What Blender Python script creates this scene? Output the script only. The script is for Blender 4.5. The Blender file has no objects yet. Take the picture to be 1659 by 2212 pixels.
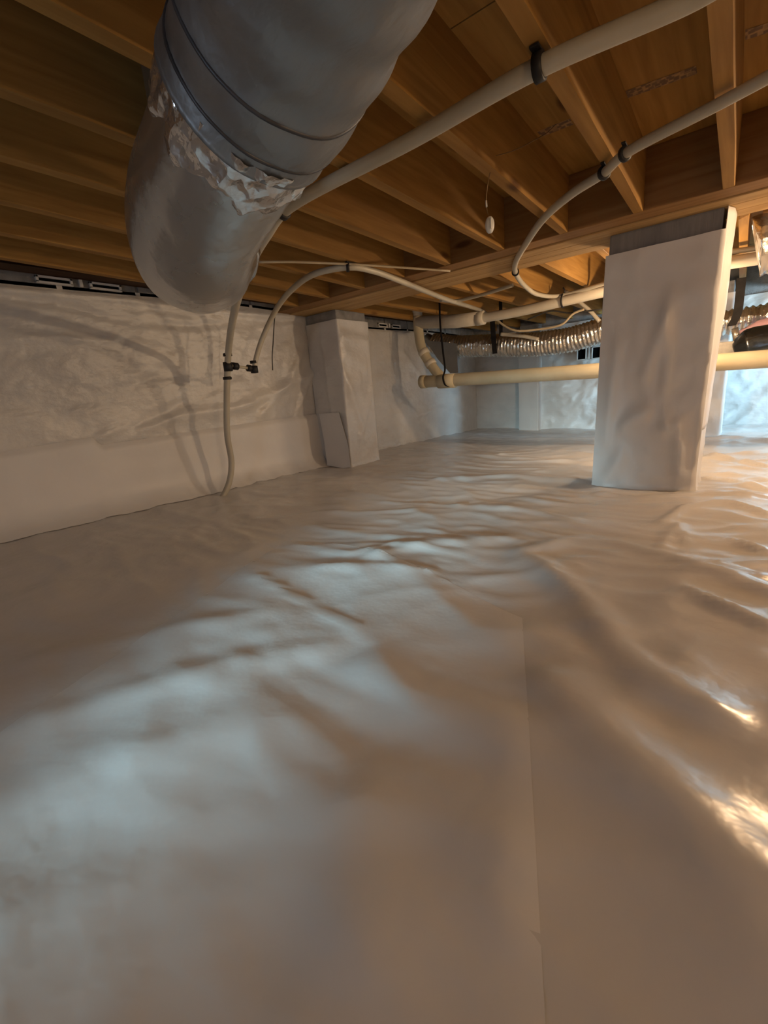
import bpy, bmesh, math, random
import numpy as np
from mathutils import Vector, Matrix

random.seed(7)
SC = bpy.context.scene
COL = SC.collection

# ------------------------------------------------------------------ camera
F_PX, CX, CY, W_PX, H_PX = 963.0, 829.5, 1106.0, 1659, 2212
CAM = np.array([0.0, 0.0, 0.60])
ROT = np.array([[0.79250384, 0.6042591, -0.08251426],      # world -> camera (right, down, forward)
                [0.09116423, -0.25115453, -0.96364438],
                [-0.60301471, 0.75616952, -0.25412774]])
cd = bpy.data.cameras.new('camera')
cd.sensor_fit = 'VERTICAL'
cd.sensor_height = 24.0
cd.lens = F_PX / H_PX * 24.0
cd.clip_start = 0.02
cam = bpy.data.objects.new('camera', cd)
COL.objects.link(cam)
mw = Matrix.Identity(4)
for i in range(3):
    mw[i][0] = ROT[0][i]
    mw[i][1] = -ROT[1][i]
    mw[i][2] = -ROT[2][i]
    mw[i][3] = CAM[i]
cam.matrix_world = mw
SC.camera = cam

# ------------------------------------------------------------------ world, exposure
wd = bpy.data.worlds.new('world')
SC.world = wd
wd.use_nodes = True
wd.node_tree.nodes['Background'].inputs[0].default_value = (0.55, 0.72, 1.0, 1)
wd.node_tree.nodes['Background'].inputs[1].default_value = 0.6
SC.view_settings.view_transform = 'Standard'
SC.view_settings.look = 'None'
SC.view_settings.gamma = 1.0
SC.view_settings.use_curve_mapping = False
SC.view_settings.exposure = 0.33

# ------------------------------------------------------------------ large lights (daylight at the two openings, plus an added fill)
def area(name, loc, direction, sx, sy, col, power, spread=180):
    l = bpy.data.lights.new(name, 'AREA')
    l.shape = 'RECTANGLE'; l.size = sx; l.size_y = sy
    l.color = col; l.energy = power; l.spread = math.radians(spread)
    o = bpy.data.objects.new(name, l); COL.objects.link(o)
    o.location = loc
    o.rotation_euler = Vector(direction).to_track_quat('-Z', 'Y').to_euler()
    return o
area('daylight_rear_door', (-0.45, -2.14, 0.52), (-0.165, 1.0, -0.115), 0.46, 0.40, (0.52, 0.84, 0.95), 3.0, 20)
area('rear_door_fill', (-0.45, -2.12, 0.52), (-0.10, 1.0, -0.10), 0.50, 0.42, (0.56, 0.76, 1.0), 4.0, 130)  # wide fill added at the door to neutralise the warm floor
area('daylight_side_door', (2.94, 4.75, 0.72), (-1.0, 0.46, -0.06), 0.8, 0.7, (0.42, 0.76, 1.0), 34.0, 50)
WARM = (1.0, 0.69, 0.41)

# ------------------------------------------------------------------ helpers
JZ = 1.275          # underside of the joists
GZ = 1.271          # underside of the girder
WX = -2.862         # face of the left wall
EY = 5.86           # face of the end wall
RX = 3.00           # face of the right wall
BY = -2.20          # face of the rear wall

def wray(px, py):
    v = np.array([px - CX, py - CY, F_PX])
    return ROT.T @ v
def at(px, py, axis, val):
    """point of the place seen at a pixel, on the plane axis = val (world)"""
    d = wray(px, py); i = 'xyz'.index(axis)
    return tuple(CAM + d * ((val - CAM[i]) / d[i]))

def perm_noise(seed):
    r = np.random.RandomState(seed)
    p = r.permutation(256); p = np.concatenate([p, p, p])
    ang = r.rand(256) * 2 * np.pi
    gx, gy = np.cos(ang), np.sin(ang)
    def n(x, y):
        x = np.asarray(x, float); y = np.asarray(y, float)
        xi = np.floor(x).astype(int); yi = np.floor(y).astype(int)
        xf, yf = x - xi, y - yi
        u = xf * xf * xf * (xf * (xf * 6 - 15) + 10); v = yf * yf * yf * (yf * (yf * 6 - 15) + 10)
        def g(ix, iy, dx, dy):
            h = p[(p[ix & 255] + iy) & 255]
            return gx[h] * dx + gy[h] * dy
        a = g(xi, yi, xf, yf); b = g(xi + 1, yi, xf - 1, yf)
        c = g(xi, yi + 1, xf, yf - 1); d = g(xi + 1, yi + 1, xf - 1, yf - 1)
        return (a * (1 - u) + b * u) * (1 - v) + (c * (1 - u) + d * u) * v
    return n
N1, N2, N3, N4 = perm_noise(1), perm_noise(2), perm_noise(3), perm_noise(4)
def ridged(n, x, y):
    return 1.0 - np.abs(n(x, y)) * 2.2

def seg_dist(x, y, pts):
    """distance to a polyline, and signed side"""
    best = np.full(np.shape(x), 1e9)
    for (ax, ay), (bx, by) in zip(pts[:-1], pts[1:]):
        dx, dy = bx - ax, by - ay
        L = dx * dx + dy * dy + 1e-12
        t = np.clip(((x - ax) * dx + (y - ay) * dy) / L, 0, 1)
        best = np.minimum(best, np.hypot(x - ax - t * dx, y - ay - t * dy))
    return best

# ---- mesh building
def mesh_obj(name, verts, faces, mat, parent=None, smooth=False):
    me = bpy.data.meshes.new(name)
    me.from_pydata([tuple(map(float, v)) for v in verts], [], faces)
    me.update()
    if smooth:
        me.polygons.foreach_set('use_smooth', [True] * len(me.polygons))
    o = bpy.data.objects.new(name, me)
    COL.objects.link(o)
    if mat is not None: me.materials.append(mat)
    if parent is not None: o.parent = parent
    return o
def bm_obj(name, bm, mat, parent=None, smooth=False):
    me = bpy.data.meshes.new(name); bm.normal_update(); bm.to_mesh(me); bm.free()
    if smooth: me.polygons.foreach_set('use_smooth', [True] * len(me.polygons))
    o = bpy.data.objects.new(name, me); COL.objects.link(o)
    if mat is not None: me.materials.append(mat)
    if parent is not None: o.parent = parent
    return o
def tag(o, label, cat, group=None):
    o['label'] = label; o['category'] = cat
    if group: o['group'] = group
    return o
def structure(o):
    o['kind'] = 'structure'; return o
def thing(name, label, cat, loc=(0, 0, 0), group=None):
    o = bpy.data.objects.new(name, None); COL.objects.link(o)
    o.empty_display_size = 0.05
    o.location = loc
    return tag(o, label, cat, group)
def sub(o, parent):
    """parent a mesh made in world coordinates"""
    o.parent = parent
    o.matrix_parent_inverse = Matrix.Translation(-Vector(parent.location))
    return o

def box(name, lo, hi, mat, parent=None, bevel=0.0):
    bm = bmesh.new()
    bmesh.ops.create_cube(bm, size=1.0)
    for v in bm.verts:
        for i in range(3):
            v.co[i] = (lo[i] + hi[i]) / 2 + v.co[i] * (hi[i] - lo[i])
    if bevel > 0:
        bmesh.ops.bevel(bm, geom=list(bm.edges), offset=bevel, segments=2, affect='EDGES', profile=0.6)
    o = bm_obj(name, bm, mat)
    if parent is not None: sub(o, parent)
    return o
def grid_mesh(name, P, mat, smooth=True, thick=0.0):
    """P: (n, m, 3) array of points"""
    n, m = P.shape[:2]
    idx = np.arange(n * m).reshape(n, m)
    q = np.stack([idx[:-1, :-1], idx[1:, :-1], idx[1:, 1:], idx[:-1, 1:]], -1).reshape(-1, 4)
    me = bpy.data.meshes.new(name)
    V = P.reshape(-1, 3)
    me.vertices.add(len(V)); me.vertices.foreach_set('co', V.astype(np.float32).ravel())
    me.loops.add(q.size); me.loops.foreach_set('vertex_index', q.astype(np.int32).ravel())
    me.polygons.add(len(q))
    me.polygons.foreach_set('loop_start', np.arange(0, q.size, 4, dtype=np.int32))
    me.polygons.foreach_set('loop_total', np.full(len(q), 4, dtype=np.int32))
    me.update(calc_edges=True); me.validate()
    me.polygons.foreach_set('use_smooth', [smooth] * len(me.polygons))
    me.materials.append(mat)
    o = bpy.data.objects.new(name, me); COL.objects.link(o)
    if thick:
        s = o.modifiers.new('solid', 'SOLIDIFY'); s.thickness = thick; s.offset = 0
    return o

def smooth_path(pts, n=10):
    P = [np.array(p, float) for p in pts]
    if len(P) == 2:
        return [P[0] + (P[1] - P[0]) * t for t in np.linspace(0, 1, n + 1)]
    P = [2 * P[0] - P[1]] + P + [2 * P[-1] - P[-2]]
    out = []
    for i in range(1, len(P) - 2):
        p0, p1, p2, p3 = P[i - 1:i + 3]
        # centripetal Catmull-Rom
        t0 = 0; t1 = t0 + max(np.linalg.norm(p1 - p0), 1e-6) ** .5
        t2 = t1 + max(np.linalg.norm(p2 - p1), 1e-6) ** .5; t3 = t2 + max(np.linalg.norm(p3 - p2), 1e-6) ** .5
        for k in range(n):
            t = t1 + (t2 - t1) * k / n
            a1 = (t1 - t) / (t1 - t0) * p0 + (t - t0) / (t1 - t0) * p1
            a2 = (t2 - t) / (t2 - t1) * p1 + (t - t1) / (t2 - t1) * p2
            a3 = (t3 - t) / (t3 - t2) * p2 + (t - t2) / (t3 - t2) * p3
            b1 = (t2 - t) / (t2 - t0) * a1 + (t - t0) / (t2 - t0) * a2
            b2 = (t3 - t) / (t3 - t1) * a2 + (t - t1) / (t3 - t1) * a3
            out.append((t2 - t) / (t2 - t1) * b1 + (t - t1) / (t2 - t1) * b2)
    out.append(P[-2])
    return out
def tube(name, path, r, mat, parent=None, seg=14, caps=True, radial=None):
    """path: list of points; r: number or list; radial(i, ang, s)->extra radius"""
    P = [Vector(p) for p in path]
    n = len(P)
    rr = [r] * n if np.isscalar(r) else list(r)
    T = []
    for i in range(n):
        a = P[max(i - 1, 0)]; b = P[min(i + 1, n - 1)]
        T.append((b - a).normalized())
    up = Vector((0, 0, 1)) if abs(T[0].z) < 0.9 else Vector((1, 0, 0))
    u = (up - T[0] * up.dot(T[0])).normalized()
    verts, faces = [], []
    s = 0.0
    for i in range(n):
        if i: 
            s += (P[i] - P[i - 1]).length
            u = (u - T[i] * u.dot(T[i])).normalized()
        v = T[i].cross(u)
        for k in range(seg):
            a = 2 * math.pi * k / seg
            q = rr[i] + (radial(i, a, s) if radial else 0.0)
            verts.append(P[i] + (u * math.cos(a) + v * math.sin(a)) * q)
    for i in range(n - 1):
        for k in range(seg):
            a = i * seg + k; b = i * seg + (k + 1) % seg
            faces.append((a, b, b + seg, a + seg))
    if caps:
        faces.append(tuple(reversed(range(seg))))
        faces.append(tuple(range((n - 1) * seg, n * seg)))
    me = bpy.data.meshes.new(name); me.from_pydata([tuple(v) for v in verts], [], faces); me.update()
    sm = [len(p.vertices) == 4 for p in me.polygons]
    me.polygons.foreach_set('use_smooth', sm)
    me.materials.append(mat)
    o = bpy.data.objects.new(name, me); COL.objects.link(o)
    if parent is not None: sub(o, parent)
    return o
def ring_on(name, path, f, width, r0, r1, mat, parent):
    """a band around a path at index fraction f"""
    i = int(f * (len(path) - 1)); i = min(max(i, 1), len(path) - 2)
    p = Vector(path[i]); d = (Vector(path[i + 1]) - Vector(path[i - 1])).normalized()
    return tube(name, [p - d * width / 2, p - d * width * .49, p + d * width * .49, p + d * width / 2], [r0, r1, r1, r0], mat, parent, seg=16)

# ------------------------------------------------------------------ materials
def newmat(name):
    m = bpy.data.materials.new(name); m.use_nodes = True
    nt = m.node_tree
    return m, nt, nt.nodes['Principled BSDF'], nt.nodes, nt.links
def noise_mat(name, c1, c2, scale=8.0, rough=0.5, metallic=0.0, bump=0.0, bscale=40.0, stretch=(1, 1, 1), spec=0.5, detail=5.0, r2=None, coat=0.0, bdist=0.01):
    m, nt, b, ns, ln = newmat(name)
    tc = ns.new('ShaderNodeTexCoord'); mp = ns.new('ShaderNodeMapping'); mp.inputs['Scale'].default_value = stretch
    ln.new(tc.outputs['Object'], mp.inputs[0])
    nz = ns.new('ShaderNodeTexNoise'); nz.inputs['Scale'].default_value = scale; nz.inputs['Detail'].default_value = detail
    ln.new(mp.outputs[0], nz.inputs['Vector'])
    cr = ns.new('ShaderNodeValToRGB'); cr.color_ramp.elements[0].position = .3; cr.color_ramp.elements[1].position = .7
    cr.color_ramp.elements[0].color = (*c1, 1); cr.color_ramp.elements[1].color = (*c2, 1)
    ln.new(nz.outputs[0], cr.inputs[0]); ln.new(cr.outputs[0], b.inputs['Base Color'])
    b.inputs['Roughness'].default_value = rough; b.inputs['Metallic'].default_value = metallic
    b.inputs['Specular IOR Level'].default_value = spec
    if coat: b.inputs['Coat Weight'].default_value = coat; b.inputs['Coat Roughness'].default_value = .2
    if r2 is not None:
        mr = ns.new('ShaderNodeMapRange'); mr.inputs[3].default_value = rough; mr.inputs[4].default_value = r2
        ln.new(nz.outputs[0], mr.inputs[0]); ln.new(mr.outputs[0], b.inputs['Roughness'])
    if bump:
        n2 = ns.new('ShaderNodeTexNoise'); n2.inputs['Scale'].default_value = bscale; n2.inputs['Detail'].default_value = 4
        ln.new(mp.outputs[0], n2.inputs['Vector'])
        bp = ns.new('ShaderNodeBump'); bp.inputs['Strength'].default_value = bump; bp.inputs['Distance'].default_value = bdist
        ln.new(n2.outputs[0], bp.inputs['Height']); ln.new(bp.outputs[0], b.inputs['Normal'])
    return m
def wood_mat(name, c1, c2, axis='y', rough=.7, knots=True):
    m, nt, b, ns, ln = newmat(name)
    tc = ns.new('ShaderNodeTexCoord'); mp = ns.new('ShaderNodeMapping')
    sc = {'x': (1.2, 22, 22), 'y': (22, 1.2, 22), 'z': (22, 22, 1.2)}[axis]
    mp.inputs['Scale'].default_value = sc
    oi = ns.new('ShaderNodeObjectInfo')
    ad = ns.new('ShaderNodeVectorMath'); ad.operation = 'ADD'
    mu = ns.new('ShaderNodeMath'); mu.operation = 'MULTIPLY'; mu.inputs[1].default_value = 37.0
    ln.new(oi.outputs['Random'], mu.inputs[0])
    ln.new(tc.outputs['Object'], ad.inputs[0]); ln.new(mu.outputs[0], ad.inputs[1])
    ln.new(ad.outputs[0], mp.inputs[0])
    nz = ns.new('ShaderNodeTexNoise'); nz.inputs['Scale'].default_value = 1.6; nz.inputs['Detail'].default_value = 6; nz.inputs['Distortion'].default_value = .6
    ln.new(mp.outputs[0], nz.inputs['Vector'])
    cr = ns.new('ShaderNodeValToRGB'); cr.color_ramp.elements[0].position = .32; cr.color_ramp.elements[1].position = .68
    cr.color_ramp.elements[0].color = (*c1, 1); cr.color_ramp.elements[1].color = (*c2, 1)
    ln.new(nz.outputs[0], cr.inputs[0])
    last = cr.outputs[0]
    if knots:
        vo = ns.new('ShaderNodeTexVoronoi'); vo.inputs['Scale'].default_value = 3.0
        mp2 = ns.new('ShaderNodeMapping'); mp2.inputs['Scale'].default_value = {'x': (.5, 1.6, 1.6), 'y': (1.6, .5, 1.6), 'z': (1.6, 1.6, .5)}[axis]
        ln.new(ad.outputs[0], mp2.inputs[0]); ln.new(mp2.outputs[0], vo.inputs['Vector'])
        r2 = ns.new('ShaderNodeValToRGB'); r2.color_ramp.elements[0].position = .05; r2.color_ramp.elements[1].position = .11
        r2.color_ramp.elements[0].color = (.25, .16, .12, 1); r2.color_ramp.elements[1].color = (1, 1, 1, 1)
        ln.new(vo.outputs['Distance'], r2.inputs[0])
        mx = ns.new('ShaderNodeMix'); mx.data_type = 'RGBA'; mx.blend_type = 'MULTIPLY'; mx.inputs[0].default_value = .8
        ln.new(last, mx.inputs[6]); ln.new(r2.outputs[0], mx.inputs[7]); last = mx.outputs[2]
    ln.new(last, b.inputs['Base Color'])
    b.inputs['Roughness'].default_value = rough; b.inputs['Specular IOR Level'].default_value = .25
    bp = ns.new('ShaderNodeBump'); bp.inputs['Strength'].default_value = .15; bp.inputs['Distance'].default_value = .004
    ln.new(nz.outputs[0], bp.inputs['Height']); ln.new(bp.outputs[0], b.inputs['Normal'])
    return m
def foil_mat(name, col, rough, s1, s2, st, stretch=(1, 1, 1)):
    m, nt, b, ns, ln = newmat(name)
    b.inputs['Base Color'].default_value = (*col, 1); b.inputs['Metallic'].default_value = .92
    tc = ns.new('ShaderNodeTexCoord'); mp = ns.new('ShaderNodeMapping'); mp.inputs['Scale'].default_value = stretch
    ln.new(tc.outputs['Object'], mp.inputs[0])
    vo = ns.new('ShaderNodeTexVoronoi'); vo.inputs['Scale'].default_value = s1; vo.feature = 'F1'
    nz = ns.new('ShaderNodeTexNoise'); nz.inputs['Scale'].default_value = s2; nz.inputs['Detail'].default_value = 4
    ln.new(mp.outputs[0], vo.inputs['Vector']); ln.new(mp.outputs[0], nz.inputs['Vector'])
    a = ns.new('ShaderNodeMath'); a.operation = 'ADD'; ln.new(vo.outputs['Distance'], a.inputs[0]); ln.new(nz.outputs[0], a.inputs[1])
    bp = ns.new('ShaderNodeBump'); bp.inputs['Strength'].default_value = st; bp.inputs['Distance'].default_value = .012
    ln.new(a.outputs[0], bp.inputs['Height']); ln.new(bp.outputs[0], b.inputs['Normal'])
    mr = ns.new('ShaderNodeMapRange'); mr.inputs[3].default_value = rough * .75; mr.inputs[4].default_value = rough * 1.3
    ln.new(nz.outputs[0], mr.inputs[0]); ln.new(mr.outputs[0], b.inputs['Roughness'])
    return m

M = {}
M['floor_poly'] = noise_mat('floor_polyethylene', (.55, .535, .525), (.62, .60, .59), 2.0, .25, bump=.25, bscale=7, spec=.5, bdist=.02)
M['lap_poly'] = noise_mat('lap_polyethylene', (.60, .585, .58), (.65, .635, .63), 2.0, .42, bump=.25, bscale=7, spec=.45, bdist=.02)
M['wall_poly'] = noise_mat('wall_polyethylene', (.55, .53, .51), (.65, .63, .60), 3.0, .34, bump=.35, bscale=14, stretch=(1, 1, 1.6), spec=.5, bdist=.02)
M['skirt_poly'] = noise_mat('skirt_polyethylene', (.64, .62, .60), (.70, .68, .66), 3.0, .45, bump=.15, bscale=9, spec=.4, bdist=.02)
M['wrap_poly'] = noise_mat('wrap_polyethylene', (.60, .58, .565), (.66, .64, .62), 4.0, .42, bump=.25, bscale=12, stretch=(1, 1, .6), spec=.4, bdist=.015)
M['concrete'] = noise_mat('concrete_block', (.20, .195, .19), (.32, .31, .30), 14, .9, bump=.5, bscale=90, spec=.2)
M['dark_block'] = noise_mat('bare_block_shaded', (.16, .155, .16), (.24, .23, .23), 12, .85, bump=.3, bscale=60, stretch=(3, 3, .3), spec=.2)  # streaked bare block, shade at the column top put into its colour
M['mortar'] = noise_mat('mortar', (.15, .145, .14), (.2, .195, .19), 20, .95, spec=.1)
M['joist'] = wood_mat('joist_lumber', (.28, .14, .033), (.40, .215, .057), 'y')
M['girder'] = wood_mat('girder_lumber', (.36, .21, .08), (.50, .32, .14), 'x')
M['ledger'] = wood_mat('ledger_lumber', (.24, .12, .04), (.33, .18, .07), 'x')
M['plywood'] = wood_mat('subfloor_plywood', (.28, .14, .031), (.39, .21, .052), 'y', .8)
M['sill'] = wood_mat('sill_lumber', (.12, .07, .04), (.2, .12, .07), 'y', .8)
M['jacket'] = foil_mat('duct_jacket_foil', (.30, .305, .31), .48, 6, 14, .5, (1, 2.2, 1))
M['sleeve'] = foil_mat('duct_sleeve_foil', (.52, .53, .53), .26, 9, 12, .35)
M['crumple'] = foil_mat('crumpled_foil', (.72, .72, .72), .16, 26, 18, .9)
M['crease'] = noise_mat('duct_crease_shade', (.05, .05, .055), (.09, .09, .1), 20, .45, .5)  # near-black colour for the shade in the jacket creases
M['foil'] = foil_mat('flex_duct_foil', (.66, .63, .58), .22, 20, 16, .7)
M['foil_dark'] = foil_mat('dark_flex_duct', (.10, .11, .12), .22, 10, 10, .4)
M['pex'] = noise_mat('cream_plastic_pipe', (.43, .385, .30), (.50, .455, .36), 6, .38, bump=.05, bscale=60)
M['pvc'] = noise_mat('white_pvc_pipe', (.60, .54, .43), (.68, .62, .50), 5, .35, bump=.04, bscale=60)
M['pvc_aged'] = noise_mat('yellowed_pvc_pipe', (.50, .43, .28), (.60, .52, .36), 5, .38, bump=.04, bscale=60)
M['insul'] = noise_mat('cream_pipe_insulation', (.55, .50, .40), (.66, .60, .50), 8, .7, bump=.3, bscale=40)
M['black'] = noise_mat('black_plastic', (.012, .011, .012), (.022, .02, .021), 20, .5, spec=.3)
M['strap'] = noise_mat('black_strap', (.010, .009, .010), (.02, .018, .018), 20, .6, spec=.2)
M['brass'] = noise_mat('crimp_metal', (.45, .42, .38), (.6, .57, .5), 30, .3, .8)
M['white'] = noise_mat('white_plastic', (.72, .70, .66), (.80, .78, .74), 10, .4)
M['void'] = noise_mat('vent_shade', (.004, .004, .004), (.008, .008, .008), 10, .9, spec=0)
M['pink'] = noise_mat('pink_insulation', (.62, .36, .40), (.74, .46, .50), 18, .9, bump=.6, bscale=50, spec=.1)
M['wire'] = noise_mat('thin_wire', (.16, .09, .03), (.22, .13, .05), 30, .5, .3)
M['cable'] = noise_mat('cream_cable', (.50, .40, .26), (.58, .48, .32), 20, .5)
M['rope'] = noise_mat('dark_cord', (.03, .028, .026), (.05, .045, .04), 20, .7)
m, nt, b, ns, ln = newmat('lamp_glass'); b.inputs['Emission Color'].default_value = (*WARM, 1); b.inputs['Emission Strength'].default_value = 20
M['bulb'] = m

# faint factory stamps on a subfloor panel: printed blocks with worn ink
def stamp_mat():
    m, nt, b, ns, ln = newmat('worn_ink_stamp')
    tc = ns.new('ShaderNodeTexCoord')
    bk = ns.new('ShaderNodeTexVoronoi'); bk.inputs['Scale'].default_value = 60; bk.distance = 'CHEBYCHEV'
    ln.new(tc.outputs['Object'], bk.inputs['Vector'])
    cr = ns.new('ShaderNodeValToRGB'); cr.color_ramp.elements[0].position = .35; cr.color_ramp.elements[1].position = .6
    cr.color_ramp.elements[0].color = (.16, .09, .045, 1); cr.color_ramp.elements[1].color = (.40, .235, .09, 1)
    ln.new(bk.outputs['Distance'], cr.inputs[0]); ln.new(cr.outputs[0], b.inputs['Base Color'])
    b.inputs['Roughness'].default_value = .8
    return m
M['stamp'] = stamp_mat()

# ------------------------------------------------------------------ floor (white vapour barrier laid over uneven ground)
def fpt(px, py): 
    p = at(px, py, 'z', 0.0); return (p[0], p[1])
RIDGES = [  # photo polyline, height, half width
    ([(1120, 1200), (1230, 1168), (1330, 1175), (1450, 1205), (1659, 1275)], .016, .040),
    ([(1150, 1215), (1250, 1290), (1330, 1400), (1410, 1480), (1530, 1535)], .022, .050),
    ([(1500, 1285), (1570, 1320), (1659, 1360)], .020, .030),
    ([(1200, 1500), (1320, 1620), (1480, 1760), (1659, 1900)], .028, .070),
    ([(1430, 1130), (1480, 1100), (1560, 1090), (1659, 1110)], .016, .022),
    ([(1430, 1180), (1465, 1130), (1480, 1170)], .010, .020),
    ([(1580, 1165), (1659, 1190)], .018, .022),
    ([(1550, 1225), (1659, 1250)], .018, .022),
    ([(1540, 985), (1659, 1005)], .022, .030),
    ([(1560, 945), (1659, 955)], .020, .035),
    ([(1530, 1030), (1659, 1060)], .016, .025),
    ([(1290, 1062), (1400, 1075), (1530, 1070), (1659, 1075)], .012, .018),
    ([(530, 1240), (650, 1295), (770, 1360)], .007, .010),
    ([(640, 1083), (760, 1080), (850, 1088), (1000, 1092)], .008, .012),
    ([(560, 1130), (700, 1110), (900, 1105)], .007, .03),
    ([(820, 1200), (930, 1175), (1100, 1165)], .012, .04),
    ([(640, 1180), (760, 1200), (860, 1180)], .009, .02),
    ([(700, 1230), (800, 1225), (930, 1235)], .009, .02),
    ([(100, 1420), (330, 1370), (560, 1330)], .010, .05),
    ([(60, 1560), (300, 1500), (500, 1440), (700, 1400)], .012, .05),
    ([(800, 1440), (880, 1500), (1000, 1530), (1120, 1590)], .014, .05),
    ([(520, 1560), (650, 1680), (760, 1830), (800, 2000)], .016, .07),
    ([(0, 1760), (200, 1660), (420, 1620)], .012, .07),
    ([(820, 1720), (960, 1760), (1100, 1860)], .012, .06),
    ([(860, 1000), (1000, 985), (1280, 1000)], .014, .05),
    ([(950, 1040), (1100, 1030), (1270, 1040)], .014, .05),
    ([(1080, 985), (1180, 975), (1290, 985)], .012, .035),
]
RIDGES = [([fpt(*p) for p in pts], h, w) for pts, h, w in RIDGES]
def floor_h(x, y):
    t = np.clip((-x - 1.0) / 1.86, 0, 1)
    far = np.clip((y - 1.0) / 4.5, 0, 1)
    base = t * t * (0.075 * (1 - far) + 0.03 * far)
    wx = x + .25 * N1(x * 1.1, y * 1.1) ; wy = y + .25 * N2(x * 1.1 + 9, y * 1.1)
    big = (.010 + .010 * np.clip((y - .3) / 1.5, 0, 1)) * N3(x * 1.3 + 3, y * 1.3) + .010 * N1(x * 2.9, y * 2.9 + 5)
    # folds with a preferred direction, softer near the camera
    mid = .010 * (ridged(N2, wx * 1.7 + 4, wy * 4.0) ** 2 - .4) + .006 * (ridged(N4, wx * 3.6, wy * 8.0) ** 2 - .4)
    cen = np.exp(-(((x + 1.1) / .9) ** 2 + ((y - 2.1) / .9) ** 2))
    fine = .0035 * N4(wx * 7, wy * 16) * (0.25 + cen) 
    right = np.clip((x + .5) / .6, 0, 1)
    curl = .021 * right * (ridged(N3, wx * 2.4 + wy * 1.1, wy * 3.1 - wx * 1.1) ** 2 - .4)
    soft = np.clip((y + .2) / 1.5, .55, 1.0)
    z = base + big + (mid + fine + curl) * soft
    for pts, h, w in RIDGES:
        xs = [p[0] for p in pts]; ys = [p[1] for p in pts]
        msk = (x > min(xs) - .4) & (x < max(xs) + .4) & (y > min(ys) - .4) & (y < max(ys) + .4)
        if not np.any(msk): continue
        d = seg_dist(x[msk], y[msk], pts)
        z[msk] += h * (.55 + .45 * np.clip(y[msk] / 1.2, 0, 1)) * np.exp(-(d / w) ** 2)
    return z
nx, ny = 320, 420
gx = np.linspace(WX - .05, RX + .05, nx); gy = np.linspace(BY - .05, EY + .05, ny)
X, Y = np.meshgrid(gx, gy, indexing='ij')
floor = structure(grid_mesh('floor', np.stack([X, Y, floor_h(X, Y)], -1), M['floor_poly']))
# the lapped second sheet: its long edge runs from (1130,1330) to (1180,2212) in the photo
e1 = np.array(fpt(1128, 1332)); e2 = np.array(fpt(1178, 2212)); dirv = (e2 - e1) / np.linalg.norm(e2 - e1)
e3 = e1 + dirv * 2.6
wl = -1.15
U, V = np.meshgrid(np.linspace(0, 1, 110), np.linspace(0, 1, 60), indexing='ij')
LX = e1[0] + (e3[0] - e1[0]) * U + wl * V
LY = e1[1] + (e3[1] - e1[1]) * U + .22 * np.sin(V * 2.2) * (1 - U)
edge = np.minimum(np.minimum(U * 40, (1 - U) * 40), np.minimum(V * 22, (1 - V) * 22))
lift = .003 * np.clip(edge, 0.12, 1)
lap = grid_mesh('sheet_lap', np.stack([LX, LY, floor_h(LX, LY) + lift], -1), M['lap_poly'])
lap.parent = floor
lap['label'] = 'second plastic sheet lapped over the floor sheet'

# ------------------------------------------------------------------ left wall
def wpt(px, py): 
    p = at(px, py, 'x', WX); return (p[1], p[2])
WR = [([(0, 640), (110, 655), (250, 690), (400, 705), (560, 695), (675, 690)], -.016, .016),
      ([(0, 625), (200, 640), (420, 668), (680, 690)], .014, .014),
      ([(215, 962), (330, 905), (470, 830), (600, 740), (675, 690)], -.022, .028),
      ([(220, 950), (380, 900), (520, 880), (690, 800)], .020, .035),
      ([(0, 735), (90, 730), (250, 735)], .010, .018),
      ([(330, 760), (335, 840)], .004, .006), ([(370, 770), (380, 850)], .004, .006), ([(280, 780), (275, 860)], .003, .006),
      ([(0, 870), (150, 870), (270, 840), (370, 800)], -.012, .03),
      ([(560, 900), (620, 830), (680, 700)], .016, .03),
      ([(640, 900), (680, 780), (680, 700)], .012, .02),
      ([(870, 760), (920, 830), (1000, 860)], .01, .03),
      ([(900, 900), (950, 880), (1000, 900)], .012, .03)]
WR = [([wpt(*p) for p in pts], h, w) for pts, h, w in WR]
def wall_d(y, z):
    d = .012 * N1(y * 2.2, z * 3.0 + 4) + .009 * N2(y * 5 + z * 3, z * 7) + .004 * (ridged(N3, y * 9 + 2, z * 13) ** 2)
    for pts, h, w in WR:
        d = d + h * np.exp(-(seg_dist(y, z, pts) / w) ** 2)
    return d
wall_left = structure(box('wall_left', (WX - .22, BY - .2, -.15), (WX - .02, EY + .2, 1.335), M['mortar']))
ZT = 1.300
yy = np.linspace(BY, EY, 420); tt = np.linspace(0, 1, 84)
Yw, Tw = np.meshgrid(yy, tt, indexing='ij')
top = ZT - .012 * np.sin(Yw * 2.3) - .05 * np.clip((Yw - 2.7) / .5, 0, 1)
Zw = -.08 + Tw * (top + .08)
Xw = WX + np.maximum(wall_d(Yw, Zw), -.004)
Xw = np.where(Tw > .985, WX - .012, Xw)
ws = grid_mesh('plastic_sheet', np.stack([Xw, Yw, Zw], -1), M['wall_poly'])
ws.parent = wall_left
# top course of concrete block left bare above the plastic
by0 = BY
k = 0
while by0 < EY - .05:
    o = box('concrete_block', (WX - .21, by0 + .005, 1.14), (WX - .012, min(by0 + .395, EY), 1.336), M['concrete'], wall_left, .006)
    by0 += .405
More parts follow.
